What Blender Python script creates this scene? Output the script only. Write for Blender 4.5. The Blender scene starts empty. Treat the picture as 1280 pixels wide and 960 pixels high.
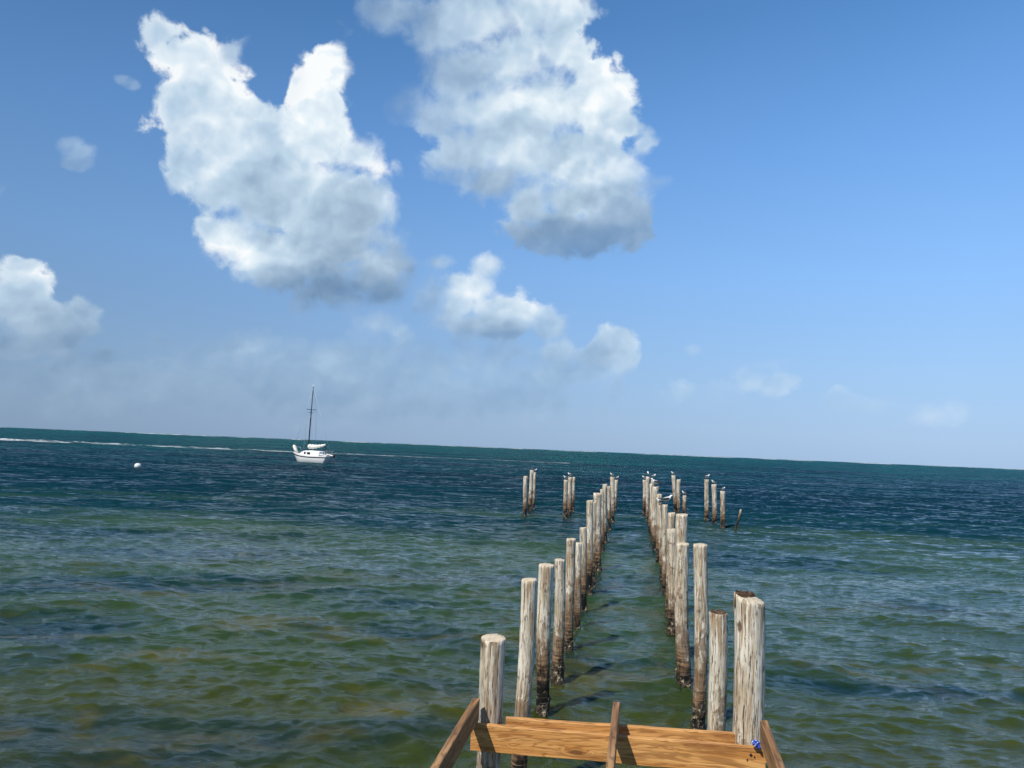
import bpy, bmesh, math, random
import numpy as np
from mathutils import Vector, Matrix

random.seed(7)
RNG = np.random.default_rng(11)
scn = bpy.context.scene
COL = scn.collection
R = math.radians

# ------------------------------------------------------------------ camera
F = 960.0                     # focal length in photo pixels (1280 wide)
H = 3.0                       # eye height above the sea
HEAD, PITCH, ROLL = R(8.75), R(4.75), R(2.37)
CAM = np.array([0.0, 0.0, H])
fwd = np.array([-math.sin(HEAD) * math.cos(PITCH), math.cos(HEAD) * math.cos(PITCH), math.sin(PITCH)])
r0 = np.array([math.cos(HEAD), math.sin(HEAD), 0.0])
u0 = np.cross(r0, fwd)
rgt = r0 * math.cos(ROLL) + u0 * math.sin(ROLL)
upv = np.cross(rgt, fwd)

def ray(px, py):
    return fwd + rgt * ((px - 640.0) / F) - upv * ((py - 480.0) / F)

def on_z(px, py, z=0.0):
    """point of the horizontal plane z that the photo shows at this pixel"""
    d = ray(px, py)
    return CAM + d * ((z - H) / d[2])

def at_depth(px, py, D):
    return CAM + ray(px, py) * D

def depth(p):
    return float(np.dot(np.asarray(p) - CAM, fwd))

cam_data = bpy.data.cameras.new('camera')
cam_data.sensor_width = 36.0
cam_data.lens = 36.0 * F / 1280.0
cam_data.clip_start = 0.05
cam_data.clip_end = 30000.0
cam = bpy.data.objects.new('camera', cam_data)
COL.objects.link(cam)
M = Matrix.Identity(4)
for i in range(3):
    M[i][0] = rgt[i]; M[i][1] = upv[i]; M[i][2] = -fwd[i]; M[i][3] = CAM[i]
cam.matrix_world = M
scn.camera = cam

# ------------------------------------------------------------------ light
SUN = np.array([-0.33, -0.58, 0.80]); SUN = SUN / np.linalg.norm(SUN)
sun_el = math.asin(SUN[2]); sun_az = math.atan2(SUN[0], SUN[1])
sd = bpy.data.lights.new('sun', 'SUN')
sd.energy = 5.0; sd.angle = R(0.53); sd.color = (1.0, 0.955, 0.88)
so = bpy.data.objects.new('sun', sd); COL.objects.link(so)
so.rotation_euler = Vector(-SUN).to_track_quat('-Z', 'Y').to_euler()
so.location = (-20, -30, 40)

world = bpy.data.worlds.new('World'); scn.world = world
world.use_nodes = True
wn = world.node_tree; wn.nodes.clear()
sky = wn.nodes.new('ShaderNodeTexSky'); sky.sky_type = 'NISHITA'; sky.sun_disc = False
sky.sun_elevation = sun_el; sky.sun_rotation = sun_az % (2 * math.pi)
sky.altitude = 0; sky.air_density = 1.35; sky.dust_density = 0.6; sky.ozone_density = 1.6
bgn = wn.nodes.new('ShaderNodeBackground'); bgn.inputs[1].default_value = 0.112
won = wn.nodes.new('ShaderNodeOutputWorld')
wtc = wn.nodes.new('ShaderNodeTexCoord'); wsep = wn.nodes.new('ShaderNodeSeparateXYZ')
wn.links.new(wtc.outputs['Generated'], wsep.inputs[0])
# humid tropical haze: the horizon stays pale blue instead of yellow
hz_ = wn.nodes.new('ShaderNodeValToRGB'); wn.links.new(wsep.outputs[2], hz_.inputs[0])
HS = [(0.0, (2.85, 4.45, 6.8)), (0.10, (2.70, 4.65, 7.6)), (0.22, (2.15, 4.40, 8.3)), (0.36, (1.40, 3.40, 7.3)), (0.50, (0.75, 2.25, 5.3)), (0.70, (0.42, 1.35, 3.6)), (1.0, (0.35, 1.0, 2.7))]
while len(hz_.color_ramp.elements) < len(HS): hz_.color_ramp.elements.new(0.5)
for e_, (p_, c_) in zip(hz_.color_ramp.elements, HS): e_.position = p_; e_.color = c_ + (1,)
wmx = wn.nodes.new('ShaderNodeMix'); wmx.data_type = 'RGBA'; wmx.inputs[0].default_value = 0.88
wn.links.new(sky.outputs[0], wmx.inputs[6]); wn.links.new(hz_.outputs[0], wmx.inputs[7])
# deeper blue toward the left of the view (away from the bright haze on the right)
wdot = wn.nodes.new('ShaderNodeVectorMath'); wdot.operation = 'DOT_PRODUCT'
wn.links.new(wtc.outputs['Generated'], wdot.inputs[0]); wdot.inputs[1].default_value = tuple(r0)
wmr = wn.nodes.new('ShaderNodeMapRange'); wn.links.new(wdot.outputs['Value'], wmr.inputs[0])
wmr.inputs[1].default_value = -0.6; wmr.inputs[2].default_value = 0.5; wmr.inputs[3].default_value = 0.68; wmr.inputs[4].default_value = 1.10
wsc = wn.nodes.new('ShaderNodeVectorMath'); wsc.operation = 'SCALE'
wn.links.new(wmx.outputs[2], wsc.inputs[0]); wn.links.new(wmr.outputs[0], wsc.inputs['Scale'])
wn.links.new(wsc.outputs[0], bgn.inputs[0]); wn.links.new(bgn.outputs[0], won.inputs[0])

scn.view_settings.view_transform = 'Standard'
scn.view_settings.look = 'None'
scn.view_settings.exposure = 0.0
scn.cycles.max_bounces = 8
scn.cycles.transparent_max_bounces = 12
scn.cycles.use_denoising = True

# ------------------------------------------------------------------ node helper
class NT:
    def __init__(s, name):
        s.m = bpy.data.materials.new(name); s.m.use_nodes = True
        s.t = s.m.node_tree; s.t.nodes.clear()
        s.out = s.t.nodes.new('ShaderNodeOutputMaterial')
    def n(s, typ, **kw):
        nd = s.t.nodes.new(typ)
        ins = kw.pop('ins', {})
        for k, v in kw.items(): setattr(nd, k, v)
        for k, v in ins.items(): s.put(nd.inputs[k], v)
        return nd
    def put(s, sock, v):
        if isinstance(v, bpy.types.NodeSocket): s.t.links.new(v, sock)
        elif isinstance(v, bpy.types.Node): s.t.links.new(v.outputs[0], sock)
        else: sock.default_value = v
    def math(s, op, a, b=0.0, c=0.0, clamp=False):
        nd = s.n('ShaderNodeMath', operation=op, use_clamp=clamp)
        s.put(nd.inputs[0], a); s.put(nd.inputs[1], b); s.put(nd.inputs[2], c)
        return nd.outputs[0]
    def vmath(s, op, a, b=(0, 0, 0)):
        nd = s.n('ShaderNodeVectorMath', operation=op)
        s.put(nd.inputs[0], a); s.put(nd.inputs[1], b)
        return nd.outputs[0]
    def mix(s, f, a, b, blend='MIX'):
        nd = s.n('ShaderNodeMix', data_type='RGBA', blend_type=blend)
        s.put(nd.inputs[0], f)
        for i, v in ((6, a), (7, b)):
            if isinstance(v, tuple) and len(v) == 3: v = v + (1.0,)
            s.put(nd.inputs[i], v)
        return nd.outputs[2]
    def ramp(s, v, lo, hi, a=0.0, b=1.0, smooth=True):
        nd = s.n('ShaderNodeMapRange', interpolation_type='SMOOTHSTEP' if smooth else 'LINEAR')
        s.put(nd.inputs[0], v); s.put(nd.inputs[1], lo); s.put(nd.inputs[2], hi)
        s.put(nd.inputs[3], a); s.put(nd.inputs[4], b)
        return nd.outputs[0]
    def noise(s, vec, scale, detail=4.0, rough=0.55, dist=0.0, out=0):
        nd = s.n('ShaderNodeTexNoise')
        s.put(nd.inputs['Vector'], vec); s.put(nd.inputs['Scale'], scale)
        nd.inputs['Detail'].default_value = detail; nd.inputs['Roughness'].default_value = rough
        nd.inputs['Distortion'].default_value = dist
        return nd.outputs[out]
    def scale(s, vec, sc):
        nd = s.n('ShaderNodeMapping'); s.put(nd.inputs[0], vec); nd.inputs[3].default_value = sc
        return nd.outputs[0]
    def attr(s, name):
        return s.n('ShaderNodeAttribute', attribute_name=name)
    def bsdf(s, color, rough=0.7, normal=None, spec=0.4, metallic=0.0):
        b = s.n('ShaderNodeBsdfPrincipled')
        if isinstance(color, tuple) and len(color) == 3: color = color + (1.0,)
        s.put(b.inputs['Base Color'], color); s.put(b.inputs['Roughness'], rough)
        s.put(b.inputs['Specular IOR Level'], spec); s.put(b.inputs['Metallic'], metallic)
        if normal is not None: s.put(b.inputs['Normal'], normal)
        s.t.links.new(b.outputs[0], s.out.inputs[0])
        return b
    def bump(s, h, strength=0.5, dist=0.01, normal=None):
        nd = s.n('ShaderNodeBump'); s.put(nd.inputs['Height'], h)
        s.put(nd.inputs['Strength'], strength); s.put(nd.inputs['Distance'], dist)
        if normal is not None: s.put(nd.inputs['Normal'], normal)
        return nd.outputs[0]

# ------------------------------------------------------------------ materials
def mat_pile():
    m = NT('weathered_pile_wood')
    tc = m.n('ShaderNodeTexCoord'); oi = m.n('ShaderNodeObjectInfo')
    rnd = oi.outputs['Random']
    off = m.n('ShaderNodeCombineXYZ', ins={0: m.math('MULTIPLY', rnd, 37.0), 1: m.math('MULTIPLY', rnd, 91.0), 2: m.math('MULTIPLY', rnd, 53.0)})
    P = m.vmath('ADD', tc.outputs['Object'], off.outputs[0])
    sep = m.n('ShaderNodeSeparateXYZ', ins={0: tc.outputs['Object']}); z = sep.outputs[2]
    # warped long grain
    warp = m.noise(P, 2.2, 3, 0.5, out=1)
    PW = m.vmath('ADD', P, m.vmath('MULTIPLY', m.vmath('SUBTRACT', warp, (0.5, 0.5, 0.5)), (0.05, 0.05, 0.0)))
    g1 = m.noise(m.scale(PW, (46, 46, 1.9)), 1.0, 6, 0.66)
    g2 = m.noise(m.scale(PW, (105, 105, 5.5)), 1.0, 5, 0.68)
    blot = m.noise(m.scale(P, (7, 7, 2.2)), 1.0, 5, 0.65)
    band = m.noise(m.scale(P, (4, 4, 42)), 1.0, 4, 0.6)
    pale = m.mix(m.ramp(blot, 0.32, 0.66), (0.52, 0.445, 0.32), (0.84, 0.78, 0.65))
    tan = m.mix(g1, (0.24, 0.155, 0.088), (0.64, 0.49, 0.32))
    c = m.mix(m.ramp(g1, 0.43, 0.53), tan, pale)
    # grey weathering patches
    gp = m.noise(m.scale(P, (5, 5, 0.9)), 1.3, 5, 0.6)
    c = m.mix(m.math('MULTIPLY', m.ramp(gp, 0.52, 0.70), 0.5), c, (0.245, 0.215, 0.180))
    # thin dark cracks
    crack = m.ramp(g2, 0.43, 0.37)
    c = m.mix(m.math('MULTIPLY', crack, 0.78), c, (0.055, 0.036, 0.022))
    # bark remains: brown cross-hatched blotches
    bark = m.ramp(m.math('ADD', m.noise(m.scale(P, (8, 8, 5)), 1.0, 6, 0.7), m.math('MULTIPLY', m.ramp(z, 1.5, 0.35), 0.22)), 0.595, 0.67)
    c = m.mix(m.math('MULTIPLY', bark, 0.72), c, m.mix(band, (0.06, 0.036, 0.02), (0.30, 0.17, 0.085)))
    # knots
    vo = m.n('ShaderNodeTexVoronoi', feature='F1', ins={'Vector': m.scale(P, (7, 7, 3.6)), 'Scale': 1.0})
    knot = m.ramp(vo.outputs['Distance'], 0.17, 0.08)
    c = m.mix(m.math('MULTIPLY', knot, 0.8), c, (0.07, 0.042, 0.024))
    # wet, mussel-covered foot
    jit = m.math('MULTIPLY', m.math('SUBTRACT', m.noise(m.scale(P, (9, 9, 5)), 1.0, 5, 0.7), 0.5), 1.1)
    hz = m.math('ADD', m.math('SUBTRACT', z, m.math('MULTIPLY', rnd, 0.28)), jit)
    brown = m.mix(m.ramp(band, 0.40, 0.62), (0.05, 0.028, 0.016), (0.33, 0.19, 0.09))
    c = m.mix(m.math('MULTIPLY', m.ramp(hz, 0.62, 0.28), 0.88), c, brown)
    blk = m.mix(m.ramp(band, 0.56, 0.68), (0.013, 0.011, 0.010), (0.27, 0.23, 0.17))
    c = m.mix(m.ramp(hz, 0.34, 0.10), c, blk)
    hgt = m.math('ADD', m.math('ADD', g1, m.math('MULTIPLY', g2, 0.6)), m.math('ADD', m.math('MULTIPLY', crack, -0.8), m.math('MULTIPLY', bark, 0.35)))
    m.bsdf(c, m.ramp(hz, 0.3, 0.05, 0.86, 0.45), m.bump(hgt, 0.9, 0.009), 0.25)
    return m.m

def mat_end_grain():
    m = NT('pile_end_grain')
    tc = m.n('ShaderNodeTexCoord')
    w = m.n('ShaderNodeTexWave', wave_type='RINGS', rings_direction='Z', ins={'Vector': tc.outputs['Object'], 'Scale': 32.0, 'Distortion': 3.0, 'Detail': 3.0})
    n = m.noise(tc.outputs['Object'], 22, 5, 0.7)
    c = m.mix(w.outputs[1], (0.42, 0.33, 0.22), (0.68, 0.60, 0.46))
    c = m.mix(m.ramp(n, 0.56, 0.70), c, (0.09, 0.06, 0.04))
    m.bsdf(c, 0.85, m.bump(n, 0.8, 0.006), 0.2)
    return m.m

def mat_dark_top():
    m = NT('rotten_dark_wood')
    tc = m.n('ShaderNodeTexCoord')
    n = m.noise(m.scale(tc.outputs['Object'], (30, 30, 90)), 1, 5, 0.7)
    m.bsdf(m.mix(m.ramp(n, 0.35, 0.68), (0.022, 0.016, 0.012), (0.20, 0.125, 0.075)), 0.9, m.bump(n, 1, 0.01), 0.2)
    return m.m

def mat_barnacle():
    m = NT('barnacle_shell')
    tc = m.n('ShaderNodeTexCoord')
    n = m.noise(tc.outputs['Object'], 16, 3, 0.6); n2 = m.noise(tc.outputs['Object'], 70, 4, 0.6)
    c = m.mix(m.ramp(n, 0.54, 0.66), (0.028, 0.022, 0.016), (0.46, 0.38, 0.24))
    c = m.mix(m.ramp(n2, 0.5, 0.62), c, (0.10, 0.065, 0.035))
    m.bsdf(c, 0.6, m.bump(n2, 0.8, 0.006), 0.4)
    return m.m

def mat_lumber(name, dark, mid, light, axis):
    """sawn timber, grain along the local axis"""
    m = NT(name)
    tc = m.n('ShaderNodeTexCoord'); P = tc.outputs['Object']
    s_long = [10, 10, 10]; s_long[axis] = 0.9
    s_fine = [85, 85, 85]; s_fine[axis] = 2.2
    s_mid = [26, 26, 26]; s_mid[axis] = 1.1
    s_saw = [1, 1, 1]; s_saw[axis] = 150
    vo = m.n('ShaderNodeTexVoronoi', feature='F1', ins={'Vector': m.scale(P, tuple(2.2 if i == axis else 7.5 for i in range(3))), 'Scale': 1.0})
    kd = vo.outputs['Distance']
    kn = m.ramp(kd, 0.30, 0.0)
    Pw = m.vmath('ADD', P, m.n('ShaderNodeCombineXYZ', ins={0: m.math('MULTIPLY', kn, 0.02), 1: m.math('MULTIPLY', kn, 0.03), 2: m.math('MULTIPLY', kn, 0.05)}).outputs[0])
    a = m.noise(m.scale(Pw, tuple(s_long)), 1, 4, 0.55, 0.8)
    b = m.noise(m.scale(Pw, tuple(s_mid)), 1, 5, 0.65, 0.3)
    f = m.noise(m.scale(Pw, tuple(s_fine)), 1, 4, 0.65)
    rings = m.math('SINE', m.math('MULTIPLY', a, 55.0))
    c = m.mix(m.ramp(b, 0.33, 0.66), mid, light)
    c = m.mix(m.math('MULTIPLY', m.ramp(rings, 0.25, 1.0), 0.55), c, dark)
    c = m.mix(m.math('MULTIPLY', m.ramp(f, 0.46, 0.36), 0.5), c, dark)
    c = m.mix(m.math('MULTIPLY', m.ramp(kd, 0.16, 0.07), 0.8), c, tuple(x * 0.45 for x in dark))
    st = m.noise(m.scale(P, tuple(1.0 if i == axis else 6.0 for i in range(3))), 1, 5, 0.6)
    c = m.mix(m.math('MULTIPLY', m.ramp(st, 0.50, 0.68), 0.6), c, dark)
    saw = m.noise(m.scale(P, tuple(s_saw)), 1, 2, 0.5)
    h = m.math('ADD', m.math('ADD', b, f), m.math('MULTIPLY', saw, 0.35))
    m.bsdf(c, 0.66, m.bump(h, 0.6, 0.004), 0.3)
    return m.m

def mat_plain(name, col, rough=0.6, var=0.12, scale=8.0, metallic=0.0):
    m = NT(name)
    tc = m.n('ShaderNodeTexCoord')
    n = m.noise(tc.outputs['Object'], scale, 4, 0.6)
    c = m.mix(n, tuple(x * (1 - var) for x in col), tuple(min(1, x * (1 + var)) for x in col))
    m.bsdf(c, rough, m.bump(n, 0.15, 0.01), 0.4, metallic)
    return m.m

PILE = mat_pile(); ENDG = mat_end_grain(); ROT = mat_dark_top(); BARN = mat_barnacle()
BEAMW = mat_lumber('fresh_orange_lumber', (0.20, 0.072, 0.018), (0.52, 0.23, 0.060), (0.72, 0.39, 0.135), 0)
JOISTW = mat_lumber('brown_joist_lumber', (0.07, 0.032, 0.013), (0.25, 0.125, 0.048), (0.44, 0.25, 0.11), 1)

# ------------------------------------------------------------------ mesh helpers
def mesh_obj(name, verts, faces, mats, parent=None, smooth=True, mat_idx=None):
    me = bpy.data.meshes.new(name)
    me.from_pydata([tuple(map(float, v)) for v in verts], [], [tuple(map(int, f)) for f in faces])
    if not isinstance(mats, (list, tuple)): mats = [mats]
    for mt in mats: me.materials.append(mt)
    if mat_idx is not None: me.polygons.foreach_set('material_index', mat_idx)
    if smooth: me.polygons.foreach_set('use_smooth', [True] * len(me.polygons))
    me.update()
    o = bpy.data.objects.new(name, me); COL.objects.link(o)
    if parent is not None: o.parent = parent
    return o

def bm_obj(name, bm, mats, parent=None, smooth=False):
    me = bpy.data.meshes.new(name)
    bmesh.ops.recalc_face_normals(bm, faces=bm.faces)
    bm.to_mesh(me); bm.free()
    if not isinstance(mats, (list, tuple)): mats = [mats]
    for mt in mats: me.materials.append(mt)
    if smooth: me.polygons.foreach_set('use_smooth', [True] * len(me.polygons))
    o = bpy.data.objects.new(name, me); COL.objects.link(o)
    if parent is not None: o.parent = parent
    return o

def tag(o, label=None, cat=None, group=None, kind=None):
    if label: o['label'] = label
    if cat: o['category'] = cat
    if group: o['group'] = group
    if kind: o['kind'] = kind
    return o

def empty(name, loc=(0, 0, 0), rot=None):
    o = bpy.data.objects.new(name, None); COL.objects.link(o)
    o.empty_display_size = 0.1
    o.location = loc
    if rot is not None: o.rotation_mode = 'QUATERNION'; o.rotation_quaternion = rot
    return o

def tube(bm, pts, radii, n=8, cap=True):
    pts = [Vector(p) for p in pts]
    if not isinstance(radii, (list, tuple)): radii = [radii] * len(pts)
    rings = []
    for i, p in enumerate(pts):
        d = (pts[min(i + 1, len(pts) - 1)] - pts[max(i - 1, 0)]).normalized()
        a = d.orthogonal().normalized() if i == 0 else (rings_a - d * rings_a.dot(d)).normalized()
        rings_a = a
        b = d.cross(a)
        rings.append([bm.verts.new(p + (a * math.cos(2 * math.pi * k / n) + b * math.sin(2 * math.pi * k / n)) * radii[i]) for k in range(n)])
    for i in range(len(rings) - 1):
        for k in range(n):
            bm.faces.new((rings[i][k], rings[i][(k + 1) % n], rings[i + 1][(k + 1) % n], rings[i + 1][k]))
    if cap:
        bm.faces.new(list(reversed(rings[0]))); bm.faces.new(rings[-1])

def grid_noise(nz, na, rng, cz=1, ca=1):
    """periodic-in-angle smooth random table nz x na from cz x ca control cells"""
    t = rng.normal(size=(cz + 3, ca))
    zi = np.linspace(0, cz, nz); ai = np.arange(na) * ca / na
    z0 = np.floor(zi).astype(int); zf = zi - z0; zf = zf * zf * (3 - 2 * zf)
    a0 = np.floor(ai).astype(int) % ca; a1 = (a0 + 1) % ca; af = ai - np.floor(ai); af = af * af * (3 - 2 * af)
    A = t[z0][:, a0] * (1 - af) + t[z0][:, a1] * af
    B = t[z0 + 1][:, a0] * (1 - af) + t[z0 + 1][:, a1] * af
    return A * (1 - zf[:, None]) + B * zf[:, None]

# ------------------------------------------------------------------ piles
def make_pile(base, top, rad_top, rad_base, label, group, D, slant=0.0, slant_dir=0.0, dark_top=False, below=1.2, barn=True, lobes=1.0):
    base = Vector(base); top = Vector(top)
    axis = (top - base); L = axis.length
    q = axis.to_track_quat('Z', 'Y')
    # keep local x roughly along world x
    root = empty('wooden_pile', base, q)
    tag(root, label, 'pile', group)
    seed = int(abs(base.x * 977 + base.y * 131)) + 5
    rng = np.random.default_rng(seed)
    na = 40 if D < 12 else (24 if D < 20 else 14)
    nz = int((L + below) / (0.025 if D < 12 else (0.06 if D < 20 else 0.15))) + 4
    zs = np.linspace(-below, L, nz)
    t = np.clip(zs / L, 0, 1)
    rad = rad_base + (rad_top - rad_base) * t
    ang = np.arange(na) * 2 * np.pi / na
    rr = np.repeat(rad[:, None], na, 1)
    rr = rr * (1 + lobes * 0.026 * grid_noise(nz, na, rng, 4, 4) + lobes * 0.018 * grid_noise(nz, na, rng, 14, 7))
    if D < 20:
        gro = grid_noise(nz, na, rng, 5, na // 2)
        rr = rr - rad[:, None] * 0.025 * np.clip(gro - 0.9, 0, 1.3)
        rr = rr + rad[:, None] * 0.014 * grid_noise(nz, na, rng, nz // 3, na // 2)
    bend = 0.012 * L
    bx = bend * np.sin(t * math.pi * 1.3 + rng.uniform(0, 6)) * rng.uniform(-1, 1)
    by = bend * np.sin(t * math.pi * 1.1 + rng.uniform(0, 6)) * rng.uniform(-1, 1)
    i0 = np.searchsorted(zs, 0.0)
    bx = bx - bx[i0] - (bx[-1] - bx[i0]) * t; by = by - by[i0] - (by[-1] - by[i0]) * t
    X = bx[:, None] + rr * np.cos(ang)[None]; Y = by[:, None] + rr * np.sin(ang)[None]
    Z = np.repeat(zs[:, None], na, 1)
    # ragged, slightly slanting saw cut: bend the topmost 12 % of the rings
    rim = rng.normal(size=na) * 0.002
    chips = np.where(rng.random(na) < 0.12, -rng.uniform(0.002, 0.008, na), 0)
    sl = rng.uniform(-0.10, 0.10)
    tilt = (slant if slant else sl) * rr[-1] * np.cos(ang - slant_dir)
    w = np.clip((zs - (L - 0.12)) / 0.12, 0, 1) ** 2
    Z = Z + w[:, None] * (tilt + chips * (zs == zs[-1])[:, None] + rim)[None] if False else Z + w[:, None] * (tilt + rim)[None]
    Z[-1] += chips
    verts = np.stack([X, Y, Z], -1).reshape(-1, 3).tolist()
    faces, mi = [], []
    for i in range(nz - 1):
        for k in range(na):
            k2 = (k + 1) % na
            faces.append((i * na + k, i * na + k2, (i + 1) * na + k2, (i + 1) * na + k)); mi.append(0)
    # top: bevel ring, inner ring, centre
    last = (nz - 1) * na
    cx, cy = bx[-1], by[-1]
    for s_, dz in ((0.93, 0.006), (0.55, 0.004)):
        st = len(verts)
        for k in range(na):
            x, y, z = verts[last + k] if s_ == 0.93 else verts[last_in + k]
            sc = s_ if s_ == 0.93 else 0.6
            verts.append([cx + (x - cx) * sc, cy + (y - cy) * sc, (z + dz) if s_ == 0.93 else L + tilt[k] * 0.5 + rng.normal() * 0.004])
        src = last if s_ == 0.93 else last_in
        for k in range(na):
            k2 = (k + 1) % na
            faces.append((src + k, src + k2, st + k2, st + k)); mi.append(0 if s_ == 0.93 else 1)
        last_in = st
    verts.append([cx, cy, L + 0.003]); ci = len(verts) - 1
    for k in range(na):
        faces.append((last_in + k, last_in + (k + 1) % na, ci)); mi.append(1)
    mesh_obj('post', verts, faces, [PILE, ROT if dark_top else ENDG], root, True, mi)
    # barnacle and mussel crust around the waterline
    if barn:
        nb = 44 if D < 12 else (28 if D < 20 else 14); nh = 26 if D < 12 else (16 if D < 20 else 8)
        zb = np.linspace(-0.30, 0.30, nh); ab = np.arange(nb) * 2 * np.pi / nb
        lump = grid_noise(nh, nb, rng, nh // 2, nb // 2) * 0.55 + grid_noise(nh, nb, rng, 5, 6)
        lump = lump + 0.4 * rng.normal(size=lump.shape)
        prof = np.interp(zb, [-0.30, -0.12, 0.05, 0.18, 0.30], [0.55, 0.8, 0.55, -0.15, -1.3])
        rb_ = rad_base + 0.011 * np.clip(prof[:, None] + lump, -1.6, 2.4) * (1.0 if D < 20 else 1.2)
        vv = np.stack([rb_ * np.cos(ab)[None], rb_ * np.sin(ab)[None], np.repeat(zb[:, None], nb, 1)], -1).reshape(-1, 3)
        ff = [(i * nb + k, i * nb + (k + 1) % nb, (i + 1) * nb + (k + 1) % nb, (i + 1) * nb + k) for i in range(nh - 1) for k in range(nb)]
        mesh_obj('barnacle_crust', vv, ff, BARN, root, False)
    return root, q

GL = 'piles of the left row of the old pier'
GR = 'piles of the right row of the old pier'
GF = 'lone piles standing out in the sea beyond the rows'
PILES = {}
def pile(key, tx, ty, bx_, by_, wt, label, group, wb=None, D=None, **kw):
    """tx,ty top centre; bx_,by_ foot centre at the waterline (or, with D given, any lower point of the axis)"""
    if D is None:
        b = on_z(bx_, by_, 0.0); D = depth(b)
        tp = at_depth(tx, ty, D)
    else:
        tp = at_depth(tx, ty, D); p2 = at_depth(bx_, by_, D)
        d = (tp - p2); b = p2 - d * (p2[2] / d[2])
    if wb is None: wb = wt * 1.0
    rt, rb = wt / 2 * D / F, wb / 2 * D / F
    root, q = make_pile(b, tp, rt, rb, label, group, D, **kw)
    PILES[key] = (np.array(tp), D, rt)
    return root

# left row, near to far
pile('L1', 617, 798, 612.5, 900, 30.5, 'thick short weathered pile with flat pale top at the left end of the orange beams', GL, D=5.12, wb=29, lobes=0.5)
pile('L2', 661.5, 725, 652.5, 893, 19, 'slender pale pile just behind the left end of the rear orange beam', GL, D=6.6, wb=21)
pile('L3', 683.5, 706.5, 678, 893, 19.5, 'rough barked pile whose black foot shows just above the rear orange beam', GL, wb=16)
pile('L4', 699.5, 700, 697.5, 850, 12.5, 'pile with yellow split near its foot, close beside the black footed barked pile', GL, wb=15)
pile('L5', 714, 674, 710.5, 811, 12, 'pale left row pile, fifth counting out from the orange beams', GL, wb=10.5)
pile('L6', 723, 679, 721, 785, 8.5, 'low narrow left row pile, sixth counting out from the orange beams', GL, wb=8.5)
pile('L7', 729, 660, 730, 762, 9, 'left row pile, seventh counting out from the orange beams', GL, wb=7)
pile('L8', 737.3, 626, 737, 744, 8.5, 'tall left row pile with flat top, eighth counting out from the orange beams', GL, wb=7.5)
pile('L9', 743.5, 628, 741.5, 734, 4.5, 'very thin left row pile squeezed between two thicker tall ones', GL)
pile('L10', 747, 617, 748, 714, 10.5, 'thickest tall pile in the middle of the left row', GL, wb=7)
pile('L11', 752.3, 612, 753.5, 690, 4.2, 'thin left row pile right behind the thickest tall one', GL)
pile('L12', 756.3, 605.5, 757, 679, 6, 'left row pile, fourth counting back from the far end', GL, wb=4)
pile('L13', 761, 608, 762, 662, 4, 'left row pile, third counting back from the far end', GL, wb=3.5)
pile('L14', 765.5, 596.5, 766, 653, 5.6, 'far left row pile with a gull on top, next to last of its row', GL, wb=4)
pile('L15', 770.6, 600, 768.5, 639, 4.2, 'outermost left row pile with a gull perched on it', GL, wb=4)
# right row
pile('R1', 936.5, 748, 932.5, 930, 37.5, 'thickest pale pile with splintered slanting top at the right end of the orange beams', GR, D=4.98, wb=37, slant=0.26, slant_dir=math.pi, lobes=0.3, dark_top=False)
pile('R2', 897.5, 766, 896, 912, 23, 'short pile with dark flat top just behind the rear orange beam at right', GR, D=6.1, wb=22.5, dark_top=True)
pile('R3', 875, 681, 873, 908, 17.5, 'tall straight streaked pile standing to the right of the barnacled ones in the right row', GR, wb=16)
pile('R4', 853.5, 680, 855.5, 857, 16.5, 'pale pile with notched shoulder near its top in the right row', GR, wb=17.5)
pile('R5', 852.5, 643.5, 853, 822, 15.5, 'tallest thick pile rising behind the notched pale one in the right row', GR, wb=13.5)
pile('R6', 839.5, 662, 840, 793, 11.5, 'pile with heavy barnacles at its foot, left of the notched pale one', GR, wb=12)
pile('R7', 839.5, 641.5, 835.5, 768, 9.5, 'mottled dark pile of the right row left of the tallest thick one', GR, wb=9)
pile('R8', 831.5, 631, 831, 745, 6.8, 'right row pile under the right half of the perched large gull', GR, wb=7)
pile('R9', 825, 632, 827, 724, 4.6, 'thin right row pile under the dark winged gull', GR)
pile('R10', 824.3, 618, 822.5, 704, 6.5, 'right row pile with bare pale top between two gull perches', GR, wb=6)
pile('R11', 819.5, 608.5, 818.5, 689, 8.2, 'thicker far right row pile with brown stained top under a dark gull', GR, wb=6)
pile('R12', 814, 605, 815, 677, 4, 'thin right row pile, fourth counting back from the far end', GR)
pile('R13', 816, 599, 812, 665, 4.6, 'right row pile, third counting back from the far end, gull on top', GR, wb=4)
pile('R14', 810, 596, 809.5, 653, 5.2, 'right row pile, next to last, with highest perched gull', GR, wb=4)
pile('R15', 805.5, 600, 805, 643, 4.2, 'outermost pile at the left edge of the right row', GR, wb=4)
# lone groups beyond
pile('A1', 657, 595.5, 655.5, 646, 5.5, 'front pile of the leftmost distant group, shorter than its two neighbours', GF)
pile('A2', 664.8, 588, 661.5, 640, 4.8, 'tallest pile of the leftmost distant group', GF)
pile('A3', 668.5, 590.5, 666.5, 637, 3.4, 'thin rear pile of the leftmost distant group with a gull', GF)
pile('B1', 707.3, 600, 706.5, 648, 5, 'left pile of the distant trio between leftmost group and left row', GF)
pile('B2', 712.7, 596.5, 711.8, 645, 5.2, 'middle pile of the distant trio, gull on its top', GF)
pile('B3', 717.5, 596.5, 716, 640, 3.5, 'right pile of the distant trio left of the row', GF)
pile('C1', 841.8, 594.5, 844.5, 642, 5, 'leaning distant pile right of the far end of the right row', GF, wb=4.5)
pile('C2', 848.3, 599.5, 848, 640, 5, 'distant pile without bird beside the leaning one', GF)
pile('C3', 855.7, 619.5, 855.5, 645, 4.6, 'short distant pile with a gull, right beside the tallest thick pile', GF)
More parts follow.
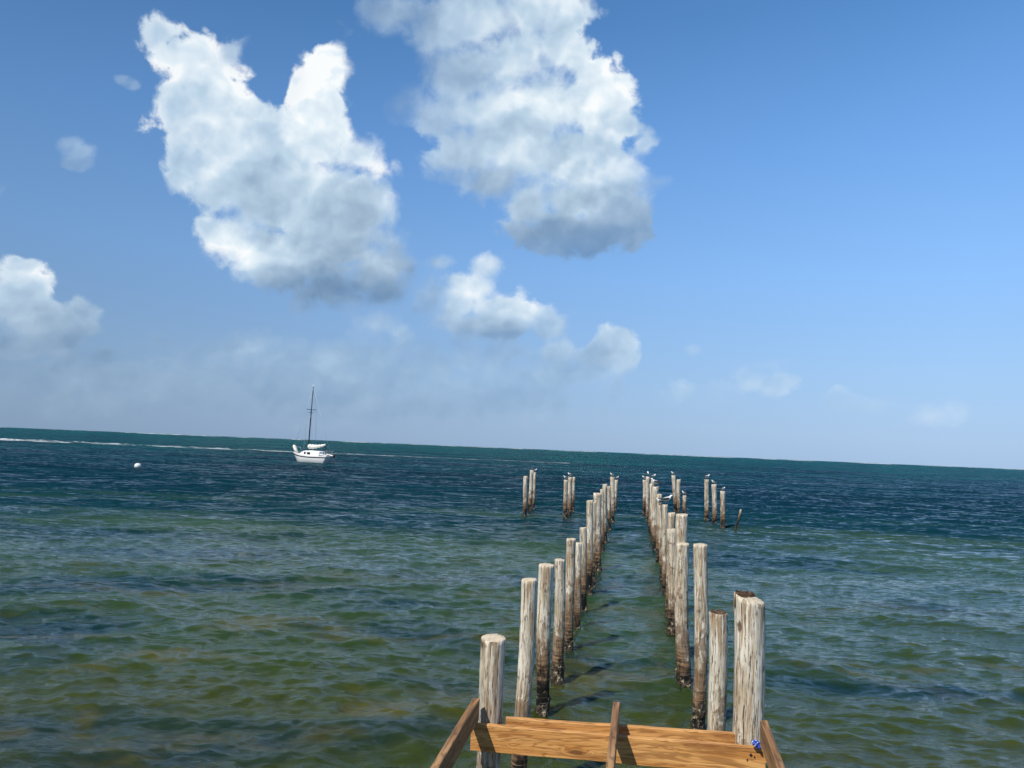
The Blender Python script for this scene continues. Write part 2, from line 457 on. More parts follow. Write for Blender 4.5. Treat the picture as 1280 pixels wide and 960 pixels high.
pile('D1', 883.2, 599.5, 883, 650, 5.6, 'leftmost of the three tall lone piles on the right, two birds on it', GF)
pile('D2', 892.5, 605.5, 893.3, 654, 6, 'middle one of the three tall lone piles on the right', GF)
pile('D3', 903.3, 614, 903.7, 659, 6, 'rightmost and lowest of the three tall lone piles on the right', GF)
pile('E1', 926.2, 637, 919.6, 663, 2.6, 'thin stick leaning to the right at the far right of all the piles', GF)

# splintered dark cap of the thick right pile
def splinters():
    tp, D, rt = PILES['R1']
    root = [o for o in bpy.data.objects if o.get('label', '').startswith('thickest pale pile')][0]
    Lz = (Matrix.Translation(root.location) @ root.rotation_quaternion.to_matrix().to_4x4()).inverted() @ Vector(tp)
    bm = bmesh.new(); rg = random.Random(3)
    for i in range(26):
        a = R(175) + rg.uniform(-1.9, 0.8)
        r = rt * rg.uniform(0.3, 0.80)
        x, y = Lz.x + math.cos(a) * r, Lz.y + math.sin(a) * r
        h = rg.uniform(0.012, 0.032) + 0.020 * max(0, -math.cos(a))
        w = rg.uniform(0.012, 0.024)
        lean = rg.uniform(-0.3, 0.3)
        b = [bm.verts.new((x + sx * w, y + sy * w * 0.7, Lz.z - 0.05)) for sx, sy in ((-1, -1), (1, -1), (1, 1), (-1, 1))]
        t = [bm.verts.new((x + sx * w * 0.55 + lean * 0.03, y + sy * w * 0.3, Lz.z + h * (1 if sx < 0 else 0.72))) for sx, sy in ((-1, -1), (1, -1), (1, 1), (-1, 1))]
        bm.faces.new(t)
        for k in range(4): bm.faces.new((b[k], b[(k + 1) % 4], t[(k + 1) % 4], t[k]))
    bm_obj('splintered_top', bm, ROT, root)
splinters()

# ------------------------------------------------------------------ timber frame
def board(name, p0, p1, thick, height, mat, label, cat, group, axis, twist=0.0):
    """p0,p1: centre of the top face at both ends; local frame: axis 0 -> length along x, 1 -> along y"""
    p0, p1 = Vector(p0), Vector(p1)
    L = (p1 - p0).length
    ex = (p1 - p0).normalized()
    side = Vector((0, 0, 1)).cross(ex).normalized()
    upz = ex.cross(side)
    n = max(8, int(L / 0.08)); bm = bmesh.new()
    rg = random.Random(int(L * 1000))
    hw, ch = thick / 2, 0.003
    prof = [(-hw + ch, 0), (hw - ch, 0), (hw, -ch), (hw, -height + ch), (hw - ch, -height), (-hw + ch, -height), (-hw, -height + ch), (-hw, -ch)]
    rings = []
    for i in range(n + 1):
        x = L * i / n
        dz = 0.0015 * math.sin(x * 9 + 1) + rg.uniform(-.0007, .0007); dy = 0.002 * math.sin(x * 3.1)
        ring = []
        for (s, z) in prof:
            s2 = s + dy + rg.uniform(-.0006, .0006); z2 = z + dz
            v = (x, s2, z2) if axis == 0 else (-s2, x, z2)
            ring.append(bm.verts.new(v))
        rings.append(ring)
    for i in range(n):
        for k in range(8):
            bm.faces.new((rings[i][k], rings[i][(k + 1) % 8], rings[i + 1][(k + 1) % 8], rings[i + 1][k]))
    bm.faces.new(rings[0]); bm.faces.new(list(reversed(rings[-1])))
    o = bm_obj(name, bm, mat)
    Mx = Matrix.Identity(4)
    cols = (ex, side, upz) if axis == 0 else (-side, ex, upz)
    for j, v in enumerate(cols):
        for i in range(3): Mx[i][j] = v[i]
    for i in range(3): Mx[i][3] = p0[i]
    o.matrix_world = Mx
    if label: tag(o, label, cat, group)
    return o

ZB = 1.21
f0 = on_z(589, 905.5, ZB); f1 = on_z(957, 935.8, ZB)       # front top edge of the front beam
dirx = (f1 - f0); dirx[2] = 0; dirx /= np.linalg.norm(dirx); nrm = np.array([-dirx[1], dirx[0], 0])
p0 = f0 + nrm * 0.022; p1 = f1 + nrm * 0.022
front = board('beam', p0, p1, 0.044, 0.165, BEAMW, 'front orange timber beam nailed across the near faces of the end piles', 'beam', None, 0)
s0 = on_z(633, 895.5, ZB + 0.01); s1 = on_z(960, 917.5, ZB + 0.01)
back = board('beam', s0 - nrm * 0.022, s1 - nrm * 0.022, 0.044, 0.165, BEAMW, 'rear orange timber beam running behind the thick end piles', 'beam', None, 0)
print('FRAME', f0, f1, s0, s1, PILES['L1'][0], PILES['R1'][0])

ZJ = ZB + 0.012 + 0.14
def joist(px, py, px2, py2, label, length_back=5.3):
    e = on_z(px, py, ZJ)
    g = on_z(px2, py2, ZJ)
    d = g - e; d /= np.linalg.norm(d)
    far = e; near = e + d * length_back
    return board('joist', near, far, 0.042, 0.14, JOISTW, label, 'joist', 'brown joists running back toward the shore', 1)
joist(595.5, 872.5, 553, 943, 'left brown joist on edge, its end beside the thick short pile')
joist(770.5, 877, 764, 946, 'middle brown joist on edge, lying across both orange beams')
joist(954.5, 900, 971, 943, 'right brown joist on edge, beside the thickest pale pile')

# bolts: dark rusty heads in the front beam, under the thick pile
bm = bmesh.new()
Mi = front.matrix_world.inverted()
BOLT = mat_plain('rusty_black_iron', (0.03, 0.018, 0.012), 0.7, 0.4, 60)
for (px, py, r_) in ((938.5, 943.5, 0.011), (934, 949.5, 0.007), (943, 946, 0.006)):
    bm = bmesh.new()
    d = ray(px, py); P0 = f0; tt = np.dot(P0 - CAM, nrm) / np.dot(d, nrm); w = Mi @ Vector(CAM + d * tt)
    mt = Matrix.Translation((w.x, w.y, w.z)) @ Matrix.Rotation(math.pi / 2, 4, 'X')
    bmesh.ops.create_cone(bm, cap_ends=True, segments=6, radius1=r_, radius2=r_ * 0.8, depth=0.012, matrix=mt)
    bm_obj('bolt', bm, BOLT, front)

# crumpled blue and white rag knotted at the corner
def rag():
    m = NT('blue_white_cloth')
    tc = m.n('ShaderNodeTexCoord')
    vo = m.n('ShaderNodeTexVoronoi', ins={'Vector': tc.outputs['Object'], 'Scale': 110.0})
    c = m.mix(m.ramp(vo.outputs['Distance'], 0.30, 0.42), (0.55, 0.66, 0.85), (0.010, 0.04, 0.36))
    m.bsdf(c, 0.7)
    d = ray(945.0, 929.5); tt = np.dot(f0 - CAM, nrm) / np.dot(d, nrm) * 0.995
    c0 = CAM + d * tt
    bm = bmesh.new()
    bmesh.ops.create_icosphere(bm, subdivisions=4, radius=1.0)
    rg = np.random.default_rng(5); ks = rg.normal(size=(14, 3)) * 5; ph = rg.uniform(0, 6, 14)
    for v in bm.verts:
        p = np.array(v.co); s = 1 + 0.06 * float(np.sum(np.sin(ks @ p + ph)))
        v.co = Vector(p * s * np.array([0.021, 0.017, 0.020]))
    tube(bm, [(0.010, -0.004, -0.008), (0.02, -0.012, -0.02), (0.024, -0.013, -0.030)], [0.010, 0.009, 0.004], 7)
    o = bm_obj('knotted_rag', bm, m.m, None, True)
    o.location = c0
    tag(o, 'small blue and white rag knotted at the foot of the thickest pale pile', 'rag')
rag()

# ------------------------------------------------------------------ gulls
def gull_parts():
    WHITE = mat_plain('white_plumage', (0.78, 0.78, 0.76), 0.8, 0.08, 30)
    DARK = mat_plain('dark_grey_plumage', (0.045, 0.045, 0.05), 0.8, 0.25, 30)
    BILL = mat_plain('dark_red_bill', (0.10, 0.03, 0.02), 0.5, 0.1, 30)
    return WHITE, DARK, BILL
WHITE, DARK, BILL = gull_parts()

def make_gull(root):
    # body, neck and head as one lofted surface (x forward, z up), tail to brow
    secs = [(-0.20, 0.135, 0.006, 0.004), (-0.15, 0.130, 0.024, 0.012), (-0.09, 0.128, 0.042, 0.034), (-0.02, 0.130, 0.055, 0.052),
            (0.05, 0.142, 0.054, 0.055), (0.09, 0.165, 0.040, 0.044), (0.115, 0.193, 0.028, 0.030), (0.128, 0.215, 0.027, 0.028),
            (0.150, 0.226, 0.026, 0.025), (0.172, 0.224, 0.016, 0.015), (0.180, 0.222, 0.005, 0.005)]
    bm = bmesh.new(); n = 12; rings = []
    for i, (x, z, w, h) in enumerate(secs):
        x0, z0 = secs[max(0, i - 1)][:2]; x1, z1 = secs[min(len(secs) - 1, i + 1)][:2]
        dx, dz = x1 - x0, z1 - z0; l = math.hypot(dx, dz); nx, nz = -dz / l, dx / l
        rings.append([bm.verts.new((x + nx * h * math.sin(t), w * math.cos(t), z + nz * h * math.sin(t))) for t in [2 * math.pi * k / n for k in range(n)]])
    for i in range(len(rings) - 1):
        for k in range(n): bm.faces.new((rings[i][k], rings[i][(k + 1) % n], rings[i + 1][(k + 1) % n], rings[i + 1][k]))
    bm.faces.new(rings[0]); bm.faces.new(rings[-1])
    bm_obj('body', bm, WHITE, root, True)
    for s in (-1, 1):
        bm = bmesh.new()
        top = [(0.075, 0.040, 0.182), (0.02, 0.052, 0.180), (-0.08, 0.046, 0.165), (-0.18, 0.022, 0.150), (-0.25, 0.008, 0.142)]
        bot = [(0.085, 0.055, 0.150), (0.03, 0.064, 0.125), (-0.07, 0.056, 0.118), (-0.16, 0.030, 0.128), (-0.24, 0.012, 0.136)]
        A = [bm.verts.new((x, s * y, z)) for x, y, z in top]; B = [bm.verts.new((x, s * y, z)) for x, y, z in bot]
        A2 = [bm.verts.new((x, s * (y - 0.012), z)) for x, y, z in top]; B2 = [bm.verts.new((x, s * (y - 0.012), z)) for x, y, z in bot]
        for i in range(4):
            bm.faces.new((A[i], A[i + 1], B[i + 1], B[i])); bm.faces.new((A2[i], B2[i], B2[i + 1], A2[i + 1]))
            bm.faces.new((A[i], A2[i], A2[i + 1], A[i + 1])); bm.faces.new((B[i], B[i + 1], B2[i + 1], B2[i]))
        bm.faces.new((A[0], B[0], B2[0], A2[0])); bm.faces.new((A[4], A2[4], B2[4], B[4]))
        bm_obj('wing', bm, DARK, root, True)
        bm = bmesh.new()
        tube(bm, [(0.02, s * 0.022, 0.09), (0.015, s * 0.022, 0.045), (0.02, s * 0.022, 0.004)], 0.005, 6)
        tube(bm, [(0.0, s * 0.022, 0.004), (0.045, s * 0.024, 0.004)], 0.006, 6)
        bm_obj('leg', bm, BILL, root, True)
    bm = bmesh.new()
    tube(bm, [(0.172, 0, 0.222), (0.20, 0, 0.217), (0.222, 0, 0.208)], [0.009, 0.007, 0.002], 6)
    bm_obj('bill', bm, BILL, root, True)
    return root

gull0 = [None]
def gull(key, yaw, label, scale=1.0, dx=0.0, dz=0.0):
    tp, D, rt = PILES[key]
    loc = Vector(tp) + Vector((dx, 0, 0.006 + dz))
    if gull0[0] is None:
        root = empty('gull', loc); gull0[0] = make_gull(root)
    else:
        root = gull0[0].copy(); COL.objects.link(root)
        for ch in list(gull0[0].children):
            c = ch.copy(); COL.objects.link(c); c.parent = root
    root.location = loc; root.rotation_euler = (0, 0, R(yaw)); root.scale = (scale * 0.82, scale * 0.95, scale * 0.95)
    tag(root, label, 'bird', 'gulls perched on the pile tops')
gull('A3', 20, 'gull on the thin rear pile of the leftmost distant group', 0.75)
gull('B1', 200, 'gull on the left pile of the distant trio', 0.8)
gull('B2', 160, 'gull on the middle pile of the distant trio', 0.85)
gull('L14', 170, 'gull on the next to last pile of the left row', 0.75)
gull('L15', 10, 'gull on the outermost pile of the left row', 0.8)
gull('R14', 95, 'highest gull, at the far end of the right row', 1.0)
gull('R15', 150, 'gull on the outermost left edge pile of the right row', 0.85)
gull('R13', 15, 'gull perched just right of the highest gull', 0.85)
gull('R11', 195, 'dark gull on the brown stained pile top of the right row', 1.1)
gull('R8', 5, 'largest gull, dark winged with white head, nearest one on the right row', 0.9, 0.02)
gull('R9', 200, 'dark gull on the thin pile beside the largest gull', 0.75)
gull('C1', 180, 'gull on the leaning distant pile', 0.85)
gull('C3', 175, 'gull on the short distant pile beside the tallest thick pile', 0.95)
gull('D1', 10, 'gull on the leftmost of the three lone piles', 1.05)
gull('D2', 175, 'gull on the middle one of the three lone piles', 0.8)
gull('D3', 20, 'gull on the rightmost of the three lone piles', 0.75)

# ------------------------------------------------------------------ sailing boat
def boat():
    loc = on_z(389.5, 578.0, 0.0)
    HULL = mat_plain('white_hull_paint', (0.80, 0.80, 0.78), 0.35, 0.04, 3)
    CREAM = mat_plain('cream_deck_paint', (0.74, 0.71, 0.62), 0.5, 0.06, 3)
    STRIPE = mat_plain('dark_sheer_stripe', (0.02, 0.015, 0.02), 0.4)
    GLASS = mat_plain('dark_cabin_glass', (0.015, 0.02, 0.025), 0.1, 0.05)
    SPAR = mat_plain('dark_painted_spar', (0.02, 0.022, 0.028), 0.5)
    SAIL = mat_plain('white_sailcloth', (0.80, 0.77, 0.68), 0.9, 0.1, 5)
    WIRE = mat_plain('rigging_wire', (0.45, 0.47, 0.50), 0.8, 0.05, 3)
    root = empty('sailing_boat', loc)
    tag(root, 'white sailing boat with bare dark mast and furled sail, moored on the left', 'sailing boat')
    LEN = 7.0
    N = 28; prof_n = 10
    def half(t):      # half beam along the length, t=0 stern, 1 bow
        return 1.18 * (0.74 + 0.26 * math.sin(math.pi * min(1, t * 1.3) * 0.5)) * (1 - max(0, (t - 0.45) / 0.55) ** 2.1) + 0.02
    def sheer(t): return 0.86 + 0.22 * (1 - t) ** 2 * 0.4 + 0.72 * max(0, t - 0.35) ** 1.6
    def pt(t, v, s):  # v 0 keel .. 1 sheer
        x = -LEN / 2 + LEN * t + 1.0 * (v - 0.95) * max(0, (t - 0.7) / 0.3) + 1.1 * (0.95 - v) * max(0, (0.25 - t) / 0.25)
        y = s * half(t) * (math.sin(min(1, v * 1.06) * math.pi / 2) ** 0.38)
        z = -0.45 * (1 - max(0, (t - .6) / .4) ** 2 * 0.6) + v * (sheer(t) + 0.45 * (1 - max(0, (t - .6) / .4) ** 2 * 0.6))
        return (x, y, z)
    verts, faces, mi = [], [], []
    for i in range(N + 1):
        t = i / N
        for s in (-1, 1):
            for j in range(prof_n + 1):
                verts.append(pt(t, j / prof_n, s))
    W = 2 * (prof_n + 1)
    for i in range(N):
        for si in (0, 1):
            for j in range(prof_n):
                a = i * W + si * (prof_n + 1) + j
                f = (a, a + W, a + W + 1, a + 1)
                faces.append(f if si == 0 else f[::-1]); mi.append(0)
    for j in range(prof_n):  # transom
        faces.append((j, j + 1, prof_n + 1 + j + 1, prof_n + 1 + j)); mi.append(0)
    mesh_obj('hull', verts, faces, HULL, root, True)
    # stripe just proud of the hull
    sv, sf = [], []
    for i in range(N + 1):
        t = i / N
        for v in (0.80, 0.90):
            for s in (-1, 1):
                x, y, z = pt(t, v, s); sv.append((x, y + s * 0.012, z))
    for i in range(N):
        for s in (0, 1): sf.append((i * 4 + s, i * 4 + 4 + s, i * 4 + 6 + s, i * 4 + 2 + s))
    mesh_obj('sheer_stripe', sv, sf, STRIPE, root, True)
    # deck
    dv, df = [], []
    for i in range(N + 1):
        x, y, z = pt(i / N, 1, 1); dv += [(x, y * 0.98, z - 0.03), (x, 0, z + 0.03), (x, -y * 0.98, z - 0.03)]
    for i in range(N): df += [(i * 3, i * 3 + 3, i * 3 + 4, i * 3 + 1), (i * 3 + 1, i * 3 + 4, i * 3 + 5, i * 3 + 2)]
    mesh_obj('deck', dv, df, CREAM, root, True)
    # cabin trunk
    bm = bmesh.new()
    secs = [(-1.9, 0.78, 0.52), (-1.8, 0.80, 0.60), (0.2, 0.78, 0.62), (1.2, 0.58, 0.52), (1.75, 0.42, 0.30), (1.9, 0.36, 0.05)]
    rings = []
    for (x, w, h) in secs:
        t = (x + LEN / 2) / LEN; z0 = sheer(t) - 0.02
        rings.append([bm.verts.new(p) for p in ((x, -w, z0), (x, -w * 0.93, z0 + h * 0.85), (x, -w * 0.7, z0 + h), (x, 0, z0 + h * 1.08), (x, w * 0.7, z0 + h), (x, w * 0.93, z0 + h * 0.85), (x, w, z0))])
    for i in range(len(rings) - 1):
        for k in range(6): bm.faces.new((rings[i][k], rings[i][k + 1], rings[i + 1][k + 1], rings[i + 1][k]))
    bm.faces.new(rings[0]); bm.faces.new(rings[-1])
    cab = bm_obj('cabin', bm, HULL, root, False)
    for (xa, xb, s) in ((0.55, 0.95, -1), (-0.35, 0.25, -1), (0.55, 0.95, 1), (-0.35, 0.25, 1)):
        bm = bmesh.new()
        def yw(x, f):
            for a, b in zip(secs, secs[1:]):
                if a[0] <= x <= b[0]:
                    u = (x - a[0]) / (b[0] - a[0]); w = a[1] + (b[1] - a[1]) * u; h = a[2] + (b[2] - a[2]) * u
                    z0 = sheer((x + LEN / 2) / LEN) - 0.02
                    return s * (w * (1 - 0.07 * f) + 0.012), z0 + h * 0.85 * f
        q = []
        for x, f in ((xa, 0.25), (xb, 0.25), (xb, 0.85), (xa, 0.85)):
            y, z = yw(x, f); q.append(bm.verts.new((x, y, z)))
        bm.faces.new(q)
        r = bmesh.ops.extrude_face_region(bm, geom=bm.faces[:])
        for v in [g for g in r['geom'] if isinstance(g, bmesh.types.BMVert)]: v.co.y -= s * 0.03
        bm_obj('window', bm, GLASS, cab)
    bm = bmesh.new()   # cockpit coaming
    for s in (-1, 1):
        tube(bm, [(-3.3, s * 0.62, 1.0), (-2.6, s * 0.72, 1.08), (-1.9, s * 0.76, 1.15)], 0.07, 6)
    bm_obj('coaming', bm, HULL, root, True)
    mx = 0.75; mz = sheer((mx + 3.5) / 7) + 0.5; MT = 10.0
    bm = bmesh.new(); tube(bm, [(mx, 0, mz - 0.1), (mx - 0.05, 0, 5.5), (mx - 0.2, 0, MT)], [0.085, 0.08, 0.055], 10)
    mast = bm_obj('mast', bm, SPAR, root, True)
    for z in (6.95, 6.55):
        bm = bmesh.new(); tube(bm, [(mx - 0.1, -0.95 if z > 6.8 else -0.6, z + 0.03), (mx - 0.08, 0, z), (mx - 0.1, 0.95 if z > 6.8 else 0.6, z + 0.03)], 0.035 if z > 6.8 else 0.022, 6)
        bm_obj('spreader', bm, SPAR, mast, True)
    bm = bmesh.new(); tube(bm, [(mx - .2, 0, MT), (mx - .2, 0, MT + .35)], 0.02, 6); tube(bm, [(mx - .38, 0, MT + .12), (mx + .02, 0, MT + .12)], 0.035, 6)
    bm_obj('masthead', bm, HULL, mast, True)
    bm = bmesh.new()
    tube(bm, [(mx - .1, 0, mz + 0.55), (-2.35, 0, mz + 0.85)], 0.05, 8)
    boom = bm_obj('boom', bm, SPAR, root, True)
    # furled sail: lumpy roll on the boom, thicker toward the mast
    bm = bmesh.new(); pts, rad = [], []
    for i in range(26):
        u = i / 25
        pts.append((mx - 0.15 - 2.9 * u, 0.03 * math.sin(i * 1.7), mz + 0.62 + 0.30 * u - 0.10 * math.sin(math.pi * u)))
        rad.append((0.30 - 0.17 * u) * (1 + 0.16 * math.sin(i * 1.3) + 0.10 * math.sin(i * 2.9)))
    tube(bm, pts, rad, 10)
    bm_obj('furled_sail', bm, SAIL, boom, True)
    # furled headsail bundle on the bow, pulpit
    bm = bmesh.new(); tube(bm, [(2.75, 0, 1.25), (3.15, 0, 1.55), (3.45, 0, 2.0), (3.6, 0, 2.15)], [0.12, 0.24, 0.22, 0.10], 10)
    bm_obj('headsail_bundle', bm, SAIL, root, True)
    bm = bmesh.new()
    tube(bm, [(2.5, -.42, 1.3), (2.6, -.42, 1.9), (3.5, -.12, 2.05), (3.62, 0, 2.05), (3.5, .12, 2.05), (2.6, .42, 1.9), (2.5, .42, 1.3)], 0.022, 6)
    bm_obj('pulpit', bm, WIRE, root, True)
    bm = bmesh.new()
    tube(bm, [(3.55, 0, 1.6), (mx - .2, 0, MT)], 0.014, 5)
    tube(bm, [(-3.4, 0, 1.1), (mx - .2, 0, MT)], 0.014, 5)
    for s in (-1, 1):
        tube(bm, [(0.4, s * 1.1, 1.1), (mx - .1, s * 0.95, 6.98), (mx - .2, 0, MT - 0.2)], 0.014, 5)
        tube(bm, [(0.9, s * 1.05, 1.1), (mx - .1, 0, 6.5)], 0.012, 5)
    bm_obj('rigging', bm, WIRE, root, True)
    bm = bmesh.new()   # boom crutch + stern rail
    tube(bm, [(-2.3, -.25, 1.0), (-2.3, 0, mz + 0.8), (-2.3, .25, 1.0)], 0.045, 6)
    bm_obj('boom_crutch', bm, SPAR, root, True)
    bm = bmesh.new()
    tube(bm, [(-2.8, -.85, 1.0), (-2.85, -.85, 1.55), (-3.5, -.6, 1.6), (-3.6, 0, 1.6), (-3.5, .6, 1.6), (-2.85, .85, 1.55), (-2.8, .85, 1.0)], 0.02, 6)
    bm_obj('stern_rail', bm, WIRE, root, True)
    eng = empty('outboard_motor', (-3.75, -0.3, 0.0)); eng.parent = root
    bm = bmesh.new(); tube(bm, [(0, 0, 0.75), (0.02, 0, 0.85), (0, 0, 1.15), (-.02, 0, 1.25)], [0.08, 0.17, 0.16, 0.05], 10)
    bm_obj('cowling', bm, SPAR, eng, True)
    bm = bmesh.new(); tube(bm, [(0, 0, 0.8), (-.02, 0, -.3)], [0.07, 0.05], 8); bm_obj('shaft', bm, SPAR, eng, True)
    left = -r0
    yaw = math.atan2(left[1], left[0]) + R(-29)     # bow to the left, turned toward the shore
    root.rotation_euler = (0, 0, yaw); root.scale = (0.95, 0.95, 1.0)
    return root
boat()

# mooring buoy
def buoy():
    loc = on_z(172, 585.0, 0.0)
    root = empty('mooring_buoy', loc)
    tag(root, 'round white mooring buoy floating left of the sailing boat', 'buoy')
    W = mat_plain('white_buoy_plastic', (0.78, 0.76, 0.70), 0.4); K = mat_plain('dark_fitting', (0.03, 0.03, 0.03), 0.5)
    bm = bmesh.new(); bmesh.ops.create_uvsphere(bm, u_segments=24, v_segments=16, radius=0.27, matrix=Matrix.Translation((0, 0, 0.17)) @ Matrix.Diagonal((1, 1, 0.92, 1)))
    bm_obj('float', bm, W, root, True)
    bm = bmesh.new(); tube(bm, [(0, 0, 0.38), (0, 0, 0.46)], [0.10, 0.07], 10)
    tube(bm, [(0.07 * math.cos(a), 0, 0.5 + 0.07 * math.sin(a)) for a in [i * math.pi / 5 - .4 for i in range(10)]], 0.018, 6)
    bm_obj('mooring_ring', bm, K, root, True)
buoy()

# ------------------------------------------------------------------ the sea
def waves(x, y, spacing):
    """choppy sea surface: displacement dx,dy,dz; components finer than the grid are dropped"""
    rng = np.random.default_rng(4)
    dx = np.zeros_like(x); dy = np.zeros_like(x); dz = np.zeros_like(x)
    keep = np.zeros_like(x); tot = 0
    wind = math.pi * 1.5 - HEAD * 0.2 + R(4)             # toward the shore
    lams = np.exp(rng.uniform(math.log(0.12), math.log(5.0), 130))
    gust = 0.5 + 0.5 * np.sin(x * 0.21 + 1.3 * np.sin(y * 0.13)) * np.sin(y * 0.17 + 1.7 * np.sin(x * 0.11 + 1))
    for lam in lams:
        th = wind + rng.normal() * R(30 if lam > 1.0 else 46)
        k = 2 * math.pi / lam
        s = 0.0250 * (1.35 if lam < 0.7 else (0.80 if lam < 1.5 else (0.55 if lam < 2.8 else 0.42)))
        a = s / k
        w = np.clip(lam / spacing / 2.5 - 0.6, 0, 1)
        if lam < 1.2: w = w * (0.6 + 0.75 * gust)
        ph = k * (x * math.cos(th) + y * math.sin(th)) + rng.uniform(0, 6.283)
        sn, cs = np.sin(ph), np.cos(ph)
        dz += w * a * cs
        dx -= w * a * 0.85 * math.cos(th) * sn; dy -= w * a * 0.85 * math.sin(th) * sn
        keep += np.clip(lam / spacing / 2.5 - 0.6, 0, 1) ; tot += 1
    return dx, dy, dz, keep / tot

def build_sea():
    rs = [0.4, 1.2, 2.1]
    r = 2.8
    while r < 7000:
        rs.append(r); r += max(0.022, r * r / 3100.0) if r < 90 else r * 0.03
    rs.append(7400.0)
    rs = np.array(rs)
    A = [R(v) for v in np.arange(-42, 42.001, 0.085)]
    B = [R(v) for v in np.arange(43.5, 317.0, 3.0)]
    ang = np.array(A + B)
    nr, na = len(rs), len(ang)
    th = math.pi / 2 + HEAD + ang
    X = rs[:, None] * np.cos(th)[None]; Y = rs[:, None] * np.sin(th)[None]
    dr = np.gradient(rs)
    dang = np.full(na, R(0.085)); dang[len(A):] = R(3)
    sp = np.maximum(dr[:, None] * 0.9, rs[:, None] * dang[None])
    dx, dy, dz, keep = waves(X, Y, sp)
    fade = np.clip((7000 - rs) / 3000, 0, 1)[:, None]
    co = np.stack([X + dx * fade, Y + dy * fade, dz * fade], -1).reshape(-1, 3)
    co = np.vstack([co, [[0, 0, 0]]])
    i = np.arange(nr - 1)[:, None] * na; k = np.arange(na)[None]; k2 = (np.arange(na) + 1) % na
    q = np.stack([i + k, i + na + k, i + na + k2[None], i + k2[None]], -1).reshape(-1, 4)
    tri = np.stack([np.full(na, nr * na), np.arange(na), k2], -1)
    me = bpy.data.meshes.new('sea')
    nv = len(co); nq, ntri = len(q), len(tri)
    me.vertices.add(nv); me.vertices.foreach_set('co', co.astype(np.float32).ravel())
    me.loops.add(nq * 4 + ntri * 3); me.polygons.add(nq + ntri)
    me.loops.foreach_set('vertex_index', np.concatenate([q.ravel(), tri.ravel()]).astype(np.int32))
    me.polygons.foreach_set('loop_start', np.concatenate([np.arange(nq) * 4, nq * 4 + np.arange(ntri) * 3]).astype(np.int32))
    me.polygons.foreach_set('use_smooth', np.ones(nq + ntri, bool))
    me.update(calc_edges=True)
    at = me.attributes.new('kept', 'FLOAT', 'POINT')
    at.data.foreach_set('value', np.append(keep.ravel(), 1).astype(np.float32))
    o = bpy.data.objects.new('sea', me); COL.objects.link(o)
    tag(o, kind='structure')
    print('SEA verts', nv)
    # ---- water material
    m = NT('sea_water')
    geo = m.n('ShaderNodeNewGeometry'); P = geo.outputs['Position']
    rot = m.n('ShaderNodeVectorRotate', rotation_type='Z_AXIS', ins={'Vector': P, 'Angle': -HEAD})
    sep = m.n('ShaderNodeSeparateXYZ', ins={0: rot.outputs[0]}); X_, Y_ = sep.outputs[0], sep.outputs[1]
    L = m.math('LOGARITHM', m.math('MAXIMUM', Y_, 1.0), 10.0)          # log10 of the distance off shore
    w1 = m.noise(m.scale(rot.outputs[0], (0.055, 0.12, 0)), 1.0, 5, 0.62)
    w2 = m.noise(m.scale(rot.outputs[0], (0.010, 0.03, 0)), 1.0, 5, 0.65)
    wj = m.math('MULTIPLY', m.math('SUBTRACT', w1, 0.5), m.ramp(Y_, 20, 200, 0.85, 0.22))
    wk = m.math('MULTIPLY', m.math('SUBTRACT', w2, 0.5), 0.7)
    side = m.math('MULTIPLY', m.math('DIVIDE', X_, m.math('MAXIMUM', Y_, 1.0)), -0.07)
    LJ = m.math('ADD', m.math('ADD', L, wj), m.math('ADD', wk, side))
    cr = m.n('ShaderNodeValToRGB'); m.put(cr.inputs[0], m.ramp(LJ, 0.6, 3.4, 0, 1, False))
    def pos(d): return (math.log10(d) - 0.6) / 2.8
    stops = [(5, (0.042, 0.046, 0.007)), (10, (0.025, 0.046, 0.010)), (17, (0.018, 0.046, 0.017)), (22, (0.022, 0.052, 0.022)), (33, (0.002, 0.022, 0.025)),
             (60, (0.001, 0.018, 0.027)), (100, (0.001, 0.025, 0.032)), (260, (0.000, 0.050, 0.048)), (900, (0.000, 0.068, 0.064)), (2500, (0.000, 0.074, 0.072))]
    el = cr.color_ramp.elements
    while len(el) < len(stops): el.new(0.5)
    for e, (d, c) in zip(el, stops): e.position = max(0, min(1, pos(d))); e.color = c + (1,)
    base = cr.outputs[0]
    # dark seagrass and olive sand patches inshore
    g = m.noise(m.scale(rot.outputs[0], (0.10, 0.26, 0)), 1.0, 5, 0.6, 0.6)
    near = m.ramp(L, 1.55, 1.3)
    base = m.mix(m.math('MULTIPLY', m.math('MULTIPLY', m.ramp(g, 0.49, 0.62), near), 0.88), base, (0.001, 0.017, 0.020))
    sa = m.noise(m.scale(rot.outputs[0], (0.22, 0.45, 0)), 1.7, 4, 0.6, 0.5)
    base = m.mix(m.math('MULTIPLY', m.math('MULTIPLY', m.ramp(sa, 0.52, 0.66), m.ramp(L, 1.42, 1.0)), 0.55), base, (0.085, 0.072, 0.014))
    mott = m.noise(m.scale(rot.outputs[0], (0.018, 0.07, 0)), 1.0, 6, 0.65)
    base = m.mix(m.ramp(L, 1.4, 1.9), base, m.mix(m.ramp(mott, 0.36, 0.64), (0.45, 0.5, 0.55), (1.45, 1.35, 1.3)), 'MULTIPLY') if False else m.mix(m.math('MULTIPLY', m.ramp(L, 1.4, 1.9), m.ramp(mott, 0.62, 0.40)), base, (0.001, 0.012, 0.020))
    # fine ripples (finer than the mesh) and, far out, the waves the mesh no longer carries
    kept = m.attr('kept').outputs['Fac']
    b1a = m.noise(m.scale(rot.outputs[0], (4.0, 9.0, 5)), 1.0, 5, 0.62, 0.5)
    b1 = m.math('SUBTRACT', 1.0, m.math('ABSOLUTE', m.math('MULTIPLY', m.math('SUBTRACT', b1a, 0.5), 4.0)))
